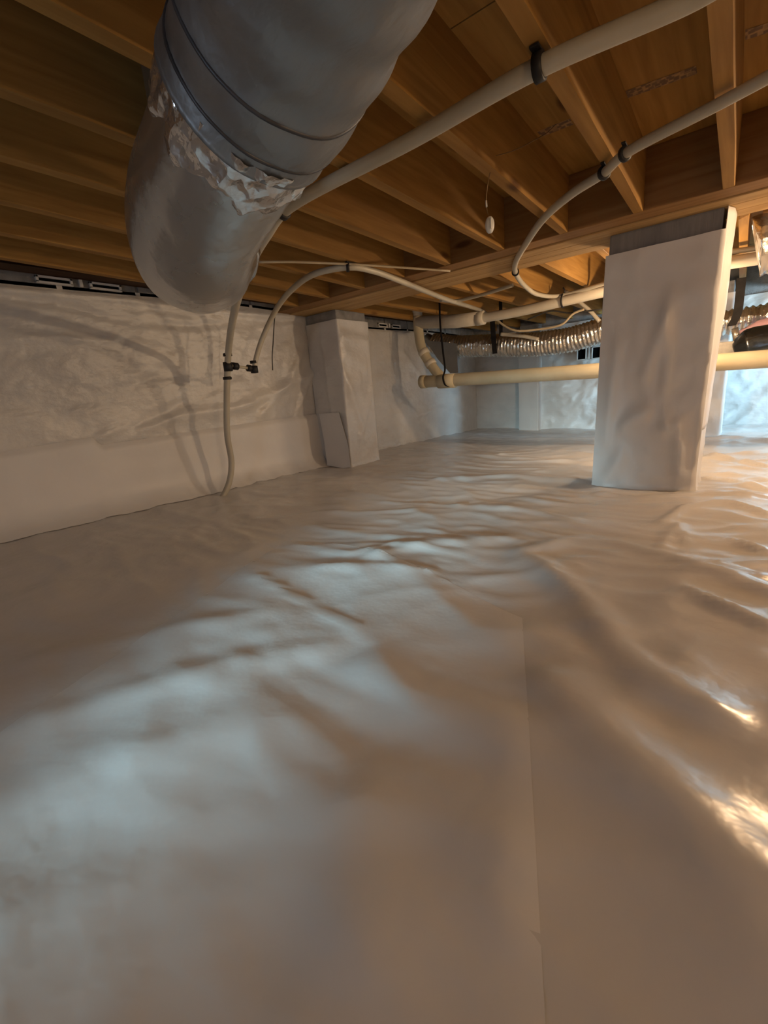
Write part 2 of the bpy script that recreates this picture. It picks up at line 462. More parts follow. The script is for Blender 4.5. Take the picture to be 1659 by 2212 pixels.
# skirt turned up from the floor
def skirt(name, toppx, mat, parent, y0, y1):
    tp = sorted([wpt(*p) for p in toppx])
    ty = [p[0] for p in tp]; tz = [p[1] for p in tp]
    ys = np.linspace(y0, y1, 200); ts = np.linspace(0, 1, 26)
    Ys, Ts = np.meshgrid(ys, ts, indexing='ij')
    zb = floor_h(np.full_like(Ys, WX + .10), Ys)
    zt = np.interp(Ys, ty, tz)
    Zs = zb + (zt - zb) * Ts
    cove = .10 * np.exp(-(Zs - zb) / .05)
    Xs = WX + np.maximum(wall_d(Ys, Zs), -.012) * Ts * 0.6 + .006 + cove + .010 * (1 - Ts) + .004 * N4(Ys * 4, Zs * 9)
    Xs = Xs + np.where(Ts < 1, .016 * np.clip((1 - Ts) * 14, 0, 1), 0)
    return grid_mesh(name, np.stack([Xs, Ys, Zs], -1), mat)
sk = skirt('plastic_skirt', [(-400, 1020), (0, 977), (198, 944), (216, 962), (460, 925), (690, 893)], M['skirt_poly'], wall_left, -1.6, 2.80)
sk.parent = wall_left; sk['label'] = 'opaque white skirt of plastic along the foot of the wall'
# sill and rim above the blocks
box('sill_plate', (WX - .20, BY, 1.337), (WX - .05, EY, 1.377), M['sill'], wall_left)
rim = structure(box('trim_1', (WX - .20, BY, 1.378), (WX - .15, EY, 1.64), M['sill']))

# ------------------------------------------------------------------ end wall, right wall, rear wall
def plain_plastic(name, P0, du, dv, nrm, nu, nv, amp, mat, seed=0.0):
    U, V = np.meshgrid(np.linspace(0, 1, nu), np.linspace(0, 1, nv), indexing='ij')
    L = np.linalg.norm(du); H = np.linalg.norm(dv)
    u = U * L + seed; v = V * H
    d = amp * (N1(u * 2, v * 3) + .5 * N2(u * 5 + v * 3, v * 6) + .35 * (ridged(N3, u * 6 - v * 4, v * 7 + u) ** 2))
    P = np.array(P0)[None, None] + U[..., None] * np.array(du) + V[..., None] * np.array(dv) + d[..., None] * np.array(nrm)
    return grid_mesh(name, P, mat)
wall_far = structure(box('wall_far', (WX - .2, EY + .03, -.15), (RX + .2, EY + .22, 1.64), M['concrete']))
o = plain_plastic('plastic_sheet', (WX, EY, -.08), (RX - WX, 0, 0), (0, 0, 1.31), (0, -1, 0), 240, 70, .030, M['wall_poly'], 5.0); o.parent = wall_far
wall_right = structure(box('wall_right', (RX + .03, BY - .2, -.15), (RX + .22, EY + .2, 1.64), M['concrete']))
o = plain_plastic('plastic_sheet', (RX, BY, -.08), (0, EY - BY, 0), (0, 0, 1.36), (-1, 0, 0), 160, 40, .018, M['wall_poly'], 15.0); o.parent = wall_right
bmw = bmesh.new()
wall_near = structure(box('wall_rear', (WX - .2, BY - .22, -.15), (RX + .2, BY - .03, 1.64), M['concrete']))
o = plain_plastic('plastic_sheet', (WX, BY, -.08), (RX - WX, 0, 0), (0, 0, 1.36), (0, 1, 0), 120, 40, .012, M['wall_poly'], 25.0); o.parent = wall_near
bmw.free()

# daylight openings: frames with pale sky-lit panes, behind and to the right of the view
m, nt, b, ns, ln = newmat('daylit_pane'); b.inputs['Base Color'].default_value = (.6, .7, .8, 1)
b.inputs['Emission Color'].default_value = (.6, .8, 1.0, 1); b.inputs['Emission Strength'].default_value = 1.0
M['pane'] = m
d1 = structure(box('door_1', (-.72, BY + .028, .29), (-.18, BY + .034, .75), M['pane']))
for lo, hi in (((-.76, BY + .02, .25), (-.72, BY + .05, .79)), ((-.18, BY + .02, .25), (-.14, BY + .05, .79)), ((-.72, BY + .02, .75), (-.18, BY + .05, .79)), ((-.72, BY + .02, .25), (-.18, BY + .05, .29))):
    box('door_frame', lo, hi, M['girder'], d1, .002)
d2 = structure(box('door_2', (RX - .036, 4.33, .35), (RX - .030, 5.17, 1.09), M['pane']))
for lo, hi in (((RX - .05, 4.29, .31), (RX - .02, 4.33, 1.13)), ((RX - .05, 5.17, .31), (RX - .02, 5.21, 1.13)), ((RX - .05, 4.33, 1.09), (RX - .02, 5.17, 1.13)), ((RX - .05, 4.33, .31), (RX - .02, 5.17, .35))):
    box('door_frame', lo, hi, M['girder'], d2, .002)

# ------------------------------------------------------------------ ceiling: subfloor panels, joists, girder
SUBZ = JZ + .235
ceiling = structure(box('ceiling', (WX - .2, BY - .2, SUBZ + .02), (RX + .2, EY + .2, SUBZ + .05), M['sill']))
for i, yb in enumerate(np.arange(BY - .15, EY + .2, 1.22)):
    off = -.5 if i % 2 else -1.7
    for xb in np.arange(WX - .2 + off, RX + .2, 2.44):
        x0 = max(xb + .002, WX - .2); x1 = min(xb + 2.438, RX + .2); y1 = min(yb + 1.217, EY + .2)
        if x1 - x0 < .1 or y1 - yb < .05: continue
        box('subfloor_panel', (x0, yb + .002, SUBZ), (x1, y1, SUBZ + .019), M['plywood'], ceiling)
for (pts, nm) in (([(1350, 205), (1505, 150)], 's'), ([(1165, 290), (1235, 262)], 's'), ([(1610, 75), (1690, 50)], 's')):
    a = at(*pts[0], 'z', SUBZ); c = at(*pts[1], 'z', SUBZ)
    hw = .026
    me = mesh_obj('ink_stamp', [(a[0], a[1] - hw, SUBZ - .0008), (c[0], c[1] - hw, SUBZ - .0008), (c[0], c[1] + hw, SUBZ - .0008), (a[0], a[1] + hw, SUBZ - .0008)], [(0, 3, 2, 1)], M['stamp'], ceiling)

GY0, GY1 = 2.475, 2.93      # ledger front, girder back
J = .675
JW = .040
def joist_mesh():
    return None
def floor_joist(x0, ya, yb, xa_scale, label, group):
    """a joist whose left bottom edge is x0 at the girder; runs slightly off square"""
    b = bmesh.new()
    r = random.Random(int(x0 * 1000))
    n = 10
    ring = []
    for i in range(n + 1):
        y = ya + (yb - ya) * i / n
        xs = x0 * (1 - .065 * max(0, min(1, (2.5 - y) / 2.05))) if xa_scale else x0
        dx = xs + r.uniform(-.0012, .0012)
        dz = r.uniform(-.0012, .0012)
        q = [(dx, y, JZ + dz), (dx + JW, y, JZ + dz), (dx + JW, y, SUBZ), (dx, y, SUBZ)]
        ring.append([b.verts.new(p) for p in q])
    for i in range(n):
        for k in range(4):
            b.faces.new((ring[i][k], ring[i + 1][k], ring[i + 1][(k + 1) % 4], ring[i][(k + 1) % 4]))
    b.faces.new(ring[0]); b.faces.new(list(reversed(ring[-1])))
    ed = [e for e in b.edges if all(abs(v.co.z - JZ) < .002 for v in e.verts) and abs(e.verts[0].co.y - e.verts[1].co.y) > .05]
    bmesh.ops.bevel(b, geom=ed, offset=.003, segments=1, affect='EDGES')
    bmesh.ops.recalc_face_normals(b, faces=list(b.faces))
    o = bm_obj('floor_joist', b, M['joist'])
    return tag(o, label, 'joist', group)
base = -.177 * J
ORD = 'first second third fourth fifth sixth seventh eighth ninth tenth eleventh twelfth thirteenth fourteenth fifteenth sixteenth seventeenth'.split()
near_labels = {
    0: 'wooden floor joist almost straight ahead, running to the girder right above the wrapped column',
    -1: 'wooden floor joist crossed by both cream pipes, with a black pipe clamp under it',
    -2: 'wooden floor joist with the thin wire and white sensor hanging beside it',
    -3: 'wooden floor joist just left of the hanging white sensor, reaching the girder',
    -4: 'wooden floor joist behind the clamp where the long cream pipe starts to bend down',
    -5: 'sixth floor joist left from the column, behind the foil duct elbow',
    -6: 'seventh floor joist left from the column, with the arched cream pipe clamped under it',
    -7: 'eighth floor joist left from the column, dark, one short of the wall',
    -8: 'last dark floor joist before the plastic covered left wall',
}
for k in range(-8, 9):
    x0 = base + k * .468 * J
    lab = near_labels.get(k, 'floor joist right of the view, on the camera side of the girder')
    if k > 0: continue
    floor_joist(x0, BY, GY0 + .004, True, lab, 'floor joists on the camera side of the girder')
for k in range(1, 9):
    floor_joist(base + k * .468 * J, BY, GY0 + .004, False, 'floor joist on the camera side, to the right beyond the column', 'floor joists on the camera side, right of the column')
for k in range(-8, 9):
    floor_joist(base + k * .468 * J + .05, GY1 - .004, EY + .02, False, '%s floor joist beyond the girder, counting from the left wall' % ORD[k + 8], 'floor joists beyond the girder')


gird = thing('girder', 'built-up wooden girder resting on the wrapped column and the wall pier', 'girder', (0, (GY0 + GY1) / 2, GZ))
box('ledger_strip', (WX - .02, GY0, GZ + .002), (RX, GY0 + .125, SUBZ), M['ledger'], gird, .003)
for i in range(3):
    y0 = GY0 + .127 + i * .11
    box('girder_ply', (WX - .02, y0, GZ - .004), (RX, y0 + .1085, SUBZ), M['girder'], gird, .003)

# ------------------------------------------------------------------ wrapped column
def wrapped(name, x0, x1, y0, y1, z0, z1, lean, amp, mat, seed=0.0, sides=(1, 1, 1, 1), fr=()):
    """four displaced sheets around a block pier (joined: one wrap)"""
    cs = [(x0, y0), (x1, y0), (x1, y1), (x0, y1)]
    nz = 46; ns_ = 22
    pts = []
    per = 0.0
    for s in range(4):
        a = np.array(cs[s]); c = np.array(cs[(s + 1) % 4]); L = np.linalg.norm(c - a)
        nrm = np.array([(c - a)[1], -(c - a)[0]]) / L
        for i in range(ns_):
            t = i / ns_
            e = min(t, 1 - t) * L
            pts.append((a + (c - a) * t, nrm, per + t * L, min(1, e / .03), s, t))
        per += L
    P = np.zeros((len(pts) + 1, nz, 3))
    for i in range(len(pts) + 1):
        q, nrm, u, e, s, t = pts[i % len(pts)]
        uu = u + seed
        for j in range(nz):
            v = j / (nz - 1); z = z0 + (z1 - z0) * v
            d = amp * e * (float(N1(uu * 5, z * 3.5 + seed)) + .6 * float(N2(uu * 9 + z * 4, z * 9)) + .5 * float(ridged(N3, uu * 6 + z * 3, z * 5 - uu * 2)) ** 2)
            for (ss, tc, zc, ta, zb, h, w) in fr:
                if s == ss:
                    d += h * math.exp(-(float(seg_dist(np.array([t]), np.array([v]), [(tc, zc), (ta, zb)])[0]) / w) ** 2)
            d += .020 * math.exp(-(z - z0) / .02) * (1 if e > 0 else 1)
            P[i, j] = (q[0] + nrm[0] * d + lean * (v - 1), q[1] + nrm[1] * d, z)
    return grid_mesh(name, P, mat)
CXL, CXR, CYF = -.585, -.100, 2.69
CYB = CYF + .40
colm = thing('support_column', 'big square support column wrapped in white plastic under the girder', 'column', (-.35, CYF + .2, 0))
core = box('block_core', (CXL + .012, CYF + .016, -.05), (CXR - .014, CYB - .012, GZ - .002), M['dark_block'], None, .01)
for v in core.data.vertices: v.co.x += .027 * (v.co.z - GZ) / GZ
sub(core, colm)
fz = float(floor_h(np.array([-.36]), np.array([CYF]))[0])
ZW = at(1440, 523, 'y', CYF)[2]
fr = [(0, .45, .50, .62, .78, .016, .05), (0, .66, .40, .84, .47, -.009, .035), (0, .28, .30, .52, .36, .016, .03), (0, .58, .275, .78, .29, .012, .016), (0, .10, .02, .28, .16, .014, .05), (0, .60, .72, .68, .28, .014, .03), (0, .86, .05, .80, .30, .014, .04), (0, .12, .25, .16, .62, .012, .04), (0, .5, .07, .95, .085, .010, .018), (0, .40, .44, .22, .34, -.008, .04)]
cw = wrapped('plastic_wrap', CXL, CXR, CYF, CYB, fz - .02, ZW, .027, .009, M['wrap_poly'], 0.0, fr=fr); sub(cw, colm)
# the wrap climbs to the girder on the right flank
P = np.zeros((26, 40, 3))
for i in range(26):
    t = i / 25
    for j in range(40):
        v = j / 39
        z = .30 + (GZ - .006 - .30) * v
        w_ = min(1, t / .22); w_ = w_ * w_ * (3 - 2 * w_)
        d = .002 + w_ * (.004 + .006 * min(1, v * 3) + .003 * float(N2(t * 5, v * 12)) + .010 * math.sin(t * math.pi) * v + .016 * math.exp(-((v - .62) / .18) ** 2) * (1 - t)) - .006 * (1 - w_)
        P[i, j] = (CXR + d + .027 * (z - ZW) / ZW, CYF + .004 - .006 * v * w_ + t * .37, z)
fl = grid_mesh('side_flap', P, M['wrap_poly'], thick=.002); sub(fl, colm)

# ------------------------------------------------------------------ wall pier carrying the girder end
PX1 = -4.18 * .6; PY0 = 4.60 * .6; PY1 = PY0 + .385
pier = thing('wall_pier', 'plastic wrapped block pier against the left wall, under the end of the girder', 'pier', (-2.68, PY0 + .19, 0))
box('block_core', (WX + .002, PY0 + .014, -.05), (PX1 - .014, PY1 - .014, GZ - .004), M['concrete'], pier, .008)
fz2 = float(floor_h(np.array([-2.5]), np.array([PY0]))[0])
ZP = at(757, 692, 'x', PX1)[2]
fr2 = [(1, .15, .55, .55, .62, .016, .06), (1, .02, .68, .45, .30, .016, .06), (1, .95, .55, .35, .20, .014, .05), (1, .1, .9, .9, .86, .012, .03), (1, .1, .96, .95, .93, -.01, .03),
       (1, .15, .8, .8, .7, .008, .05), (0, .5, .9, .6, .3, .01, .08), (1, .5, .1, .95, .18, .008, .04)]
pw = wrapped('plastic_wrap', WX + .01, PX1, PY0, PY1, fz2 - .02, ZP, 0.0, .009, M['wall_poly'], 3.0, fr=fr2); sub(pw, pier)
# white flap folded round the near foot of the pier
a0 = at(702, 893, 'y', PY0 - .012); 
z0f = fz2
fl = mesh_obj('corner_flap', [(WX + .06, PY0 - .016, a0[2]), (PX1 - .06, PY0 - .018, a0[2] + .0), (PX1 + .004, PY0 - .018, .46 * a0[2]), (PX1 + .010, PY0 - .020, z0f + .01), (PX1 - .05, PY0 - .045, z0f + .0), (WX + .12, PY0 - .05, z0f + .02), (WX + .10, PY0 - .03, .5 * a0[2])],
              [(0, 1, 2, 6), (6, 2, 3, 4), (6, 4, 5)], M['skirt_poly'], None, True)
md = fl.modifiers.new('s', 'SUBSURF'); md.levels = md.render_levels = 2; md.subdivision_type = 'SIMPLE'
sub(fl, pier)
# folded seam of plastic at the far corner of the pier
P = np.zeros((12, 40, 3))
for i in range(12):
    a = math.pi * i / 11
    for j in range(40):
        v = j / 39; z = .02 + v * (ZP - .06)
        rr = .035 + .010 * float(N1(v * 9, 3.3))
        P[i, j] = (PX1 - .20 + rr * math.sin(a) * .9 + .004 * float(N2(v * 20, a * 2)), PY1 + .045 - rr * math.cos(a), z)
se = grid_mesh('plastic_fold', P, M['wall_poly']); sub(se, pier)

# pier on the end wall and the second column behind
p2x0 = at(1121, 850, 'y', EY - .12)[0]; p2x1 = at(1163, 850, 'y', EY - .12)[0]
pier2 = thing('wall_pier', 'narrow pier standing against the far end wall, behind the lower drain pipe', 'pier', ((p2x0 + p2x1) / 2, EY - .06, 0))
w2 = wrapped('plastic_wrap', p2x0, p2x1, EY - .12, EY + .02, -.04, 1.16, 0, .004, M['wrap_poly'], 7.0); sub(w2, pier2)
box('block_core', (p2x0 + .01, EY - .11, -.05), (p2x1 - .01, EY + .02, JZ - .003), M['concrete'], pier2, .005)
c2x1 = at(1564, 860, 'y', 5.0)[0]
col2 = thing('support_column', 'second wrapped column far behind the big one, only its right edge showing', 'column', (c2x1 - .2, 5.2, 0))
w3 = wrapped('plastic_wrap', c2x1 - .40, c2x1, 5.0, 5.4, -.03, 1.18, 0, .005, M['wrap_poly'], 11.0); sub(w3, col2)
box('block_core', (c2x1 - .39, 5.01, -.05), (c2x1 - .01, 5.39, JZ - .003), M['concrete'], col2, .005)

# ------------------------------------------------------------------ big insulated duct overhead
def R_(p): return (p[0], p[1], p[2] + .60)
duct = thing('insulated_duct', 'large grey foil insulated duct crossing overhead and turning up at an elbow', 'duct', R_((-.65, .55, .475)))
pa = smooth_path([R_(p) for p in [(.55, .02, .52), (.10, .26, .52), (-.16, .37, .52), (-.30, .44, .512), (-.42, .49, .50), (-.52, .53, .48), (-.59, .55, .463), (-.635, .558, .452)]], 14)
def jr(i, a, s): return .004 * math.sin(a * 2 + s * 9) + .003 * float(N1(s * 7, a * 2)) + .0025 * math.sin(s * 60 + a)
tube('jacket', pa, [.133] * (len(pa) - 2) + [.135, .130], M['jacket'], duct, 56, True, jr)
pb = smooth_path([R_(p) for p in [(-.54, .535, .475), (-.72, .565, .425), (-.86, .595, .385), (-.98, .64, .355), (-1.07, .70, .36), (-1.12, .78, .43), (-1.135, .82, .53), (-1.14, .83, .65), (-1.14, .83, .90)]], 14)
nb = len(pb)
rb = [.119 + .008 * min(1, i / (nb * .35)) for i in range(nb)]
def sr(i, a, s):
    return .005 * float(N1(s * 6, a * 2.2)) + .003 * math.sin(a * 3 + s * 14)
tube('sleeve', pb, rb, M['sleeve'], duct, 56, True, sr)
# crumpled foil gathered under the rim of the jacket
pc = [pb[i] for i in range(6, 18)]
def crr(i, a, s):
    e = .075 + .045 * float(N1(math.cos(a) * 3 + 5, math.sin(a) * 3))
    k = min(1, max(0, (s - e) / .045)); k = k * k * (3 - 2 * k)
    return -.020 * k + (1 - k) * (.009 * float(N3(math.cos(a) * 6 + 9, math.sin(a) * 6 + s * 22)) + .005 * float(N4(math.cos(a) * 14, math.sin(a) * 14 + s * 40)))
gp = smooth_path([pc[0], pc[3], pc[6], pc[-1]], 16)
tube('foil_gather', gp, .1265, M['crumple'], duct, 110, False, crr)
ring_on('end_band', pb, .60, .03, .126, .1315, M['sleeve'], duct)
def duct_crease(f):  # thin dark ring painting a shaded crease in the jacket
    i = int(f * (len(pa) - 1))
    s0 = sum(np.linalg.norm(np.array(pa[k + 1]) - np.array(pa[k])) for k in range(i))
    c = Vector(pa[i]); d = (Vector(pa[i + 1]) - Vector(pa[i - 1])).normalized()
    tube('crease_shade', [c - d * .0025, c - d * .0015, c + d * .0015, c + d * .0025], [.132, .1348, .1348, .132], M['crease'], duct, 56, True, lambda k, a, q: jr(0, a, s0 + q))
duct_crease(.89)
duct_crease(.74)

# ------------------------------------------------------------------ water pipes
def pipe_thing(name, label, pts, r, mat, clamps=(), n=10, loc=None, partname='pipe', group=None):
    path = smooth_path(pts, n)
    t = thing(name, label, 'pipe', tuple(path[0]), group)
    tube(partname, path, r, mat, t, 14)
    for f in clamps:
        ring_on('pipe_clamp', path, f, .016, r + .001, r + .006, M['black'], t)
    return t, path
zp = JZ - .027
main_pts = [at(1570, -45, 'z', zp), at(1490, 0, 'z', zp), at(1165, 145, 'z', zp), at(900, 297, 'z', zp), at(612, 457, 'z', zp), at(577, 505, 'x', -1.44), at(547, 556, 'x', -1.62), at(521, 620, 'x', -1.88), at(502, 695, 'x', -2.20), at(493, 765, 'x', -2.45), at(490, 850, 'x', -2.55), at(491, 940, 'x', -2.60), at(500, 1000, 'x', -2.62), at(495, 1042, 'x', -2.63), at(481, 1074, 'x', -2.64), at(474, 1086, 'x', -2.645)]
mp_, mpath = pipe_thing('supply_pipe', 'long cream water pipe crossing under the joists, bending down the left wall to the floor', main_pts, .0195, M['pex'])
def clamp_at(path, p, r, parent, w=.016, ears=True):
    i = min(range(len(path)), key=lambda k: np.linalg.norm(np.array(path[k]) - np.array(p)))
    f = i / (len(path) - 1)
    rg = ring_on('pipe_clamp', path, f, w, r + .001, r + .007, M['black'], parent)
    if ears:
        c = Vector(path[min(max(i, 1), len(path) - 2)])
        zt = GZ - .0045 if GY0 < c.y < GY1 else JZ - .0015
        box('clamp_ear', (c.x - w / 2, c.y - r - .016, zt - .005), (c.x + w / 2, c.y + r + .016, zt), M['black'], rg, .001)
clamp_at(mpath, at(1165, 145, 'z', zp), .0195, mp_, .020)
clamp_at(mpath, at(612, 457, 'z', zp), .0195, mp_, .018)
# tee: three rings and a body
tee = at(493, 792, 'x', -2.49)
def near_i(path, p): return min(range(len(path)), key=lambda k: np.linalg.norm(np.array(path[k]) - np.array(p)))
for dz in (-.066, 0, .066):
    q = (tee[0], tee[1], tee[2] + dz); i = near_i(mpath, q) / (len(mpath) - 1)
    c = Vector(mpath[near_i(mpath, q)])
    hh = .018 if dz else .055
    tube('tee_fitting' if dz == 0 else 'crimp_ring', [(c.x, c.y, q[2] - hh / 2), (c.x, c.y, q[2] - hh / 2 + .002), (c.x, c.y, q[2] + hh / 2 - .002), (c.x, c.y, q[2] + hh / 2)], [.022, .027, .027, .022], M['black'], mp_, 16)
elb = at(549, 797, 'x', -2.49)
c0 = Vector(mpath[near_i(mpath, tee)])
bt = thing('supply_pipe', 'short cream branch pipe between the black tee and the black elbow on the left wall', 'pipe', tuple(c0))
e = Vector(elb); dv = (e - c0)
tube('pipe', [c0 + dv * .15, c0 + dv * .92], .009, M['pex'], bt, 12)
tube('crimp_ring', [c0 + dv * .18, c0 + dv * .36], .022, M['black'], bt, 14)
tube('crimp_ring', [c0 + dv * .74, c0 + dv * .86], .021, M['black'], bt, 14)
zq = JZ - .024
arch = [elb, at(553, 775, 'x', -2.48), at(566, 733, 'x', -2.44), at(600, 663, 'x', -2.29), at(640, 617, 'z', 1.243), at(690, 588, 'z', 1.250), at(757, 577, 'z', zq), at(805, 585, 'z', zq), at(860, 605, 'z', zq - .005), at(960, 645, 'z', zq - .02), at(1045, 674, 'y', 4.06), at(1075, 690, 'y', 4.10)]
ar, apath = pipe_thing('supply_pipe', 'cream water pipe arching up from the black elbow and over toward the drain pipes', arch, .016, M['pex'])
clamp_at(apath, at(757, 577, 'z', zq), .016, ar, .016)
tube('elbow_fitting', [e - Vector((0, 0, .026)), e - Vector((0, 0, .024)), e + Vector((0, 0, .018)), e + Vector((0, 0, .02))], [.018, .024, .024, .018], M['black'], ar, 16)
tube('crimp_ring', [e + Vector((0, 0.003, .034)), e + Vector((0, .003, .050))], .0225, M['black'], ar, 16)
br = [at(952, 649, 'z', zq - .018), at(985, 650, 'z', zq - .008), at(1040, 637, 'z', zq - .004), at(1108, 616, 'z', zq + .002)]
pipe_thing('supply_pipe', 'thin cream pipe rising right from the arched pipe to a joist beyond the girder', br, .012, M['pex'])
right = [at(1750, 118, 'z', zq), at(1659, 167, 'z', zq), at(1550, 226, 'z', zq), at(1350, 332, 'z', zq), at(1305, 373, 'z', zq), at(1240, 415, 'z', zq), at(1180, 466, 'z', zq), at(1137, 525, 'z', zq), at(1113, 570, 'z', zq), at(1114, 590, 'z', zq - .006), at(1134, 618, 'z', zq - .015), at(1165, 637, 'z', zq - .02), at(1210, 639, 'z', zq - .014), at(1300, 614, 'z', zq), at(1340, 600, 'z', zq)]
rp, rpath = pipe_thing('supply_pipe', 'cream water pipe from the upper right corner curving under the girder beside the column', right, .0150, M['pex'])
clamp_at(rpath, at(1350, 332, 'z', zq), .015, rp, .012)
clamp_at(rpath, at(1305, 373, 'z', zq), .015, rp, .012)
clamp_at(rpath, at(1113, 586, 'z', zq), .015, rp, .014)

# ------------------------------------------------------------------ drain pipes beyond the girder
DY = 3.95
up = [at(903, 696, 'y', DY), at(985, 694, 'y', DY), at(1060, 684, 'y', DY), at(1150, 664, 'y', DY), at(1300, 631, 'y', DY), at(1480, 590, 'y', DY), at(1680, 543, 'y', DY)]
upt, upath = pipe_thing('drain_pipe', 'upper white drain pipe running below the joists from the wall to behind the column', [up[0], up[2], up[4], up[6]], .040, M['pvc'])
tube('pipe_insulation', [up[0], up[1], at(1040, 687, 'y', DY)], [.058, .060, .056], M['insul'], upt, 18)
tube('coupling', [at(1030, 689, 'y', DY), at(1046, 686, 'y', DY)], .058, M['pvc'], upt, 18)
st = Vector(at(903, 690, 'y', DY))
tube('riser', [st + Vector((0, 0, -.02)), st + Vector((0, 0, .26))], .044, M['pvc'], upt, 18)
tube('coupling', [st + Vector((0, 0, .06)), st + Vector((0, 0, .062)), st + Vector((0, 0, .158)), st + Vector((0, 0, .16))], [.046, .052, .052, .046], M['pvc'], upt, 18)
tube('down_leg', smooth_path([st + Vector((0, 0, .03)), st + Vector((0, 0, -.12)), Vector(at(912, 755, 'y', DY - .02)), Vector(at(940, 800, 'y', DY - .03)), Vector(at(962, 823, 'y', DY - .03))], 8), .047, M['pvc_aged'], upt, 18)
for (px, py, r) in ((916, 762, .054), (930, 785, .056)):
    c = Vector(at(px, py, 'y', DY - .02)); d = Vector(at(px + 8, py + 13, 'y', DY - .02)) - c; d.normalize()
    tube('coupling', [c - d * .025, c - d * .023, c + d * .023, c + d * .025], [.05, r, r, .05], M['pvc'], upt, 18)
low = [at(912, 825, 'y', DY - .05), at(980, 822, 'y', DY - .05), at(1290, 801, 'y', DY - .05), at(1560, 782, 'y', DY - .05), at(1760, 768, 'y', DY - .05)]
lt, lpath = pipe_thing('drain_pipe', 'lower yellowed drain pipe running level behind the column above the floor', [low[0], low[2], low[4]], .057, M['pvc_aged'])
tube('end_cap', [Vector(low[0]) - Vector((.012, 0, 0)), Vector(low[0]) - Vector((.010, 0, 0)), Vector(low[0]) + Vector((.05, 0, -.001))], [.05, .063, .063], M['pvc_aged'], lt, 18)
tube('wye_fitting', [at(948, 824, 'y', DY - .05), at(984, 822, 'y', DY - .05)], .066, M['pvc_aged'], lt, 18)
# black strap holding the lower drain pipe
def strap(name, label, pts, w, th, mat=None, n=8, group=None):
    path = smooth_path(pts, n)
    t = []
    v = []; f = []
    for i, p in enumerate(path):
        v += [(p[0] - w / 2, p[1] - th / 2, p[2]), (p[0] + w / 2, p[1] - th / 2, p[2]), (p[0] + w / 2, p[1] + th / 2, p[2]), (p[0] - w / 2, p[1] + th / 2, p[2])]
        if i:
            a = (i - 1) * 4
            for k in range(4):
                f.append((a + k, a + (k + 1) % 4, a + 4 + (k + 1) % 4, a + 4 + k))
    f.append((3, 2, 1, 0)); a = (len(path) - 1) * 4; f.append((a, a + 1, a + 2, a + 3))
    o = mesh_obj(name, v, f, mat or M['strap'])
    return tag(o, label, 'strap', group)
sy = DY - .125
strap('pipe_strap', 'thin black strap looped down around the left end of the lower drain pipe', [at(949, 640, 'y', sy), at(951, 700, 'y', sy), at(957, 760, 'y', sy), at(961, 800, 'y', sy), at(957, 815, 'y', sy), at(962, 832, 'y', sy), at(970, 836, 'y', sy + .03)], .016, .008)
# hanger clip on the upper drain pipe
hc = Vector(at(1216, 650, 'y', DY))
hang = thing('pipe_hanger', 'black hook hanger holding the upper drain pipe left of the column', 'hanger', tuple(hc))
loop = [hc + Vector((0, math.sin(a) * .048, math.cos(a) * .048)) for a in np.linspace(.3, 2 * math.pi - .3, 22)]
tube('loop', loop, .007, M['black'], hang, 8)
tube('rod', [hc + Vector((.004, .006, .045)), hc + Vector((.012, .004, .075)), hc + Vector((0, 0, JZ - hc.z + .02))], .006, M['black'], hang, 8)

# ------------------------------------------------------------------ foil flex duct sagging beyond
FY = 4.55
fp = smooth_path([at(938, 742, 'y', FY), at(980, 748, 'y', FY), at(1070, 746, 'y', FY), at(1150, 744, 'y', FY), at(1230, 734, 'y', FY), at(1300, 714, 'y', FY), at(1400, 690, 'y', FY), at(1540, 680, 'y', FY)], 22)
fd = thing('flex_duct', 'shiny foil flexible duct sagging between straps behind the drain pipes', 'duct', tuple(fp[0]))
def fr_(i, a, s): return .0045 * math.sin(s * 190 + 2.2 * float(N1(a * 2, s * 6))) + .007 * float(N2(a * 3, s * 14)) + .004 * float(N3(a * 5, s * 60))
tube('foil_sleeve', smooth_path(fp, 3), .108, M['foil'], fd, 30, True, fr_)
cp = [at(921, 728, 'y', FY - .02), at(936, 740, 'y', FY - .02), at(958, 752, 'y', FY), at(990, 752, 'y', FY)]
tube('end_boot', smooth_path(cp, 5), list(np.linspace(.045, .118, len(smooth_path(cp, 5)))), M['jacket'], fd, 26)
f0 = FY - .13
tri = [at(918, 735, 'y', f0), at(985, 742, 'y', f0), at(990, 806, 'y', f0 + .02), at(972, 806, 'y', f0 + .02), at(945, 775, 'y', f0)]
vv = tri + [(p[0], p[1] + .03, p[2]) for p in tri]
mo = mesh_obj('jacket_flap', vv, [(0, 1, 2, 3, 4), (9, 8, 7, 6, 5)] + [(i, i + 5, (i + 1) % 5 + 5, (i + 1) % 5) for i in range(5)], M['jacket'])
sub(mo, fd)
strap('duct_strap', 'wide black strap holding up the foil duct at its lowest sag', [at(1061, 640, 'y', FY - .13), at(1064, 700, 'y', FY - .13), at(1069, 764, 'y', FY - .13)], .050, .006)
strap('duct_strap', 'shorter narrow black strap just right of the wide one on the foil duct', [at(1081, 650, 'y', FY - .06), at(1082, 690, 'y', FY - .06), at(1082, 726, 'y', FY - .06)], .034, .006)
